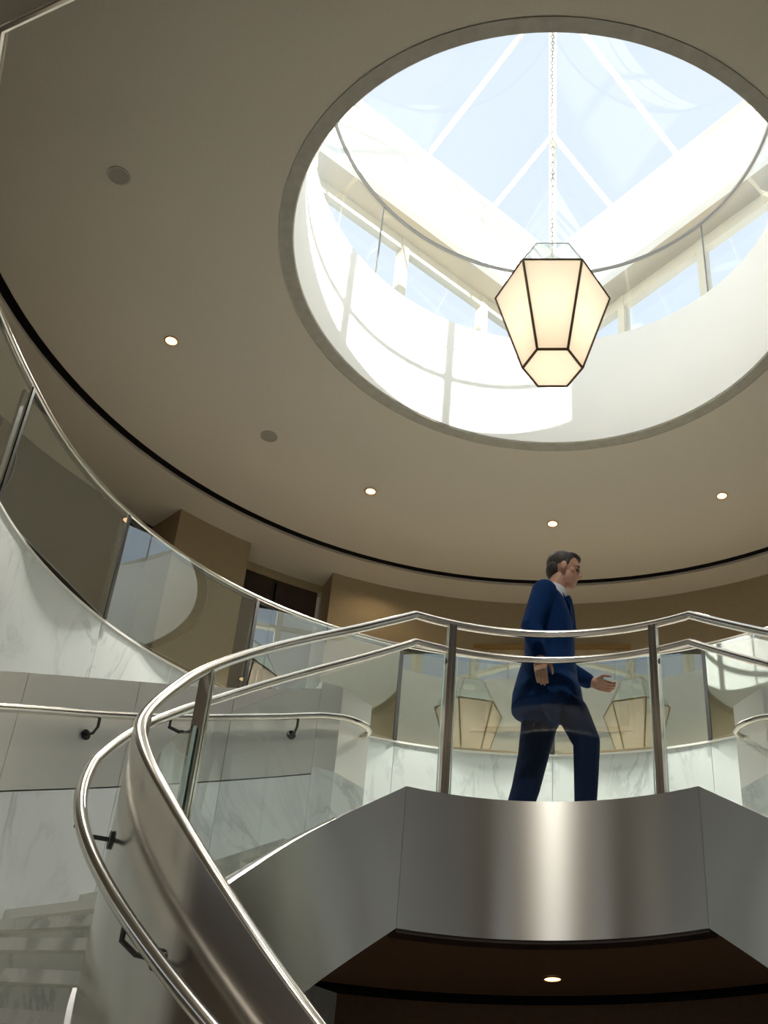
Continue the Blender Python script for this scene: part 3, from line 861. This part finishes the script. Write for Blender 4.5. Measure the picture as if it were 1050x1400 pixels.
def hand(wr, d, palm_n, out, s, curl):
    """palm + five bent fingers; d pointing direction, palm_n normal of the palm, out towards the thumb"""
    d, palm_n, out = Vector(d).normalized(), Vector(palm_n).normalized(), Vector(out).normalized()
    wr = Vector(wr)
    L_ = lambda v: W(v.x, v.y, v.z)
    for u in (-.026, -.009, .009, .026):
        b.tube([L_(wr + d * -.01 + out * u * .7), L_(wr + d * .045 + out * u), L_(wr + d * .088 + out * u)], [.014, .0145, .012], 8)
    for u, ln in ((.029, .070), (.0098, .080), (-.0098, .074), (-.028, .058)):
        p = wr + d * .085 + out * u; dr = d.copy(); pts = [p]
        for k, f_ in enumerate((.42, .33, .25)):
            dr = (Matrix.Rotation(curl * (.8 if k == 0 else 1), 3, palm_n.cross(d).normalized() * -1) @ dr)
            p = p + dr * ln * f_; pts.append(p)
        b.tube([L_(q_) for q_ in pts], [.0098, .0092, .0085, .0068], 8)
        for q_, r_ in zip(pts, (.0098, .0092, .0085, .0068)): b.ball(L_(q_), r_, 8, 6)
    p = wr + d * .018 + out * .030
    p1 = p + (d * .6 + out * .7 + palm_n * .25).normalized() * .040; p2 = p1 + (d * .95 + out * .15 + palm_n * .25).normalized() * .030; p3 = p2 + (d + palm_n * .3).normalized() * .022
    b.tube([L_(q_) for q_ in (p, p1, p2, p3)], [.015, .0115, .0105, .0075], 8); b.ball(L_(p3), .0075, 8, 6)
RS, RE, RWr = (-.065, -.185, 1.475), (-.125, -.240, 1.19), (-.075, -.262, .955)
LS, LE, LWr = (-.015, .185, 1.475), (.035, .225, 1.19), (.255, .175, 1.035)
arm(RS, RE, RWr, -1); arm(LS, LE, LWr, 1)
hand(RWr, (.10, .02, -1), (.15, 1, 0), (1, -.1, .1), -1, .35)
hand(LWr, (.93, -.12, -.36), (.1, -.9, -.3), (.3, -.35, .85), 1, .38)
body = remesh('body', b, .0042, 4, M['skin'], man)

for s in (-1, 1):
    q = MB(); q.ball(hd(.083, s * .030, .006), (.012, .013, .010), 10, 8, Rm); obj('eye', q, M['eye'], body)
    q = MB(); q.tube([hd(.087, s * .014, .030), hd(.088, s * .032, .034), hd(.078, s * .048, .028)], [.005, .006, .004], 8); obj('eyebrow', q, M['hair'], body)
# hair: short back and sides, swept up at the front
q = MB()
q.ball(hd(-.026, 0, .052), (.101, .082, .092), 22, 14, Rm)
q.ball(hd(-.062, 0, .000), (.058, .070, .075), 16, 10, Rm)
q.ball(hd(.030, 0, .114), (.052, .056, .024), 16, 8, Matrix.Rotation(rad(6), 3, 'Y') @ Rm)
q.ball(hd(.058, 0, .108), (.030, .046, .018), 14, 8, Rm)
for s in (-1, 1): q.ball(hd(.012, s * .066, .036), (.016, .014, .034), 10, 8, Rm)
hair = remesh('hair', q, .005, 3, M['hair'], man)

# shirt and tie knot at the neck
q = MB()
rings = []
for z, r0, dx in ((1.535, .078, .0), (1.585, .074, .012), (1.615, .073, .022)):
    rings.append([W(-.004 + dx + r0 * 1.02 * math.cos(2 * PI * k / 24), r0 * math.sin(2 * PI * k / 24), z - .028 * math.cos(2 * PI * k / 24)) for k in range(24)])
inner = [[W(-.004 + dx + r0 * 1.02 * math.cos(2 * PI * k / 24), r0 * math.sin(2 * PI * k / 24), z - .028 * math.cos(2 * PI * k / 24)) for k in range(24)] for z, r0, dx in ((1.610, .067, .022), (1.535, .070, .0))]
q.loft(rings + inner, cap=False, closed=True)
obj('shirt_collar', q, M['shirt'], man)
q = MB(); stack(q, [(.055, 0, 1.28, .058, .05), (.050, 0, 1.42, .056, .06), (.048, 0, 1.515, .040, .045), (.05, 0, 1.55, .025, .03)]); obj('shirt_front', q, M['shirt'], man)
q = MB(); q.tube([W(.096, 0, 1.555), W(.108, 0, 1.525), W(.116, 0, 1.44), W(.120, 0, 1.30)], [.014, .016, .022, .030], 10); obj('tie', q, M['suit'], man)

# jacket: trunk, skirt and both sleeves in one cloth
q = MB()
stack(q, [(-.042, 0, .745, .205, .200), (-.042, 0, .84, .200, .208), (-.030, 0, .97, .182, .203), (-.018, 0, 1.10, .155, .188), (-.018, 0, 1.24, .155, .200), (-.028, 0, 1.36, .150, .215), (-.036, 0, 1.46, .125, .225), (-.036, 0, 1.515, .095, .185), (-.030, 0, 1.555, .070, .10)], 30)
limb(q, [(-.050, -.185, 1.47), RE, (-.083, -.258, 1.00)], [.082, .066, .050])
limb(q, [(-.020, .185, 1.47), LE, (.215, .185, 1.055)], [.082, .066, .050])
limb(q, [(.000, -.070, .92), (.045, -.080, .82), (.065, -.085, .745)], [.132, .132, .120])
limb(q, [(-.050, .080, .92), (-.062, .085, .82), (-.070, .085, .745)], [.132, .132, .120])
jacket = remesh('jacket', q, .009, 5, M['suit'], man)
for s in (-1, 1):                                             # lapels
    q = MB(); q.add([W(.062, s * .055, 1.555), W(.098, s * .105, 1.44), W(.135, s * .012, 1.26), W(.112, s * .035, 1.44), W(.068, s * .050, 1.549), W(.104, s * .110, 1.434), W(.143, s * .012, 1.255), W(.120, s * .035, 1.436)],
                    [[0, 1, 2, 3], [4, 7, 6, 5], [0, 4, 5, 1], [1, 5, 6, 2], [2, 6, 7, 3], [3, 7, 4, 0]]); obj('lapel', q, M['suit'], jacket, None)
for c0, c1 in (((-.084, -.257, 1.004), (-.079, -.260, .978)), ((.205, .188, 1.062), (.237, .180, 1.043))):
    q = MB(); q.tube([W(*c0), W(*c1)], .040, 16); obj('cuff', q, M['shirt'], man)
# trousers
q = MB()
stack(q, [(-.04, 0, .78, .135, .155), (-.035, 0, .90, .140, .172), (-.03, 0, 1.04, .125, .160)])
limb(q, [(-.005, -.095, .86), (.120, -.105, .68), (.195, -.105, .50), (.190, -.105, .30), (.182, -.105, .075)], [.112, .094, .080, .072, .062])
limb(q, [(-.055, .095, .86), (-.085, .10, .68), (-.115, .10, .50), (-.155, .10, .30), (-.205, .10, .120)], [.122, .108, .092, .084, .076])
remesh('trousers', q, .009, 5, M['trouser'], man)
# shoes
def shoe(an, toe_dir, pitch):
    m_ = Matrix.Rotation(pitch, 3, 'Y')
    f = lambda x, y, z: W(*(Vector(an) + m_ @ Vector((x, y, z))))
    q_ = MB()
    q_.ball(f(-.035, 0, -.045), (.050, .038, .045), 14, 10, m_); q_.ball(f(.03, 0, -.045), (.080, .042, .043), 16, 10, m_)
    q_.ball(f(.12, 0, -.062), (.085, .046, .026), 16, 10, m_); q_.tube([f(0, 0, .03), f(0, 0, -.05)], .043, 14)
    o = remesh('shoe', q_, .007, 3, M['shoe'], man)
    q_ = MB(); q_.box(f(.055, 0, -.086), (.27, .078, .012), 0, 0); 
    return o
shoe((.185, -.105, .092), 1, 0.0)
shoe((-.205, .10, .150), 1, rad(32))
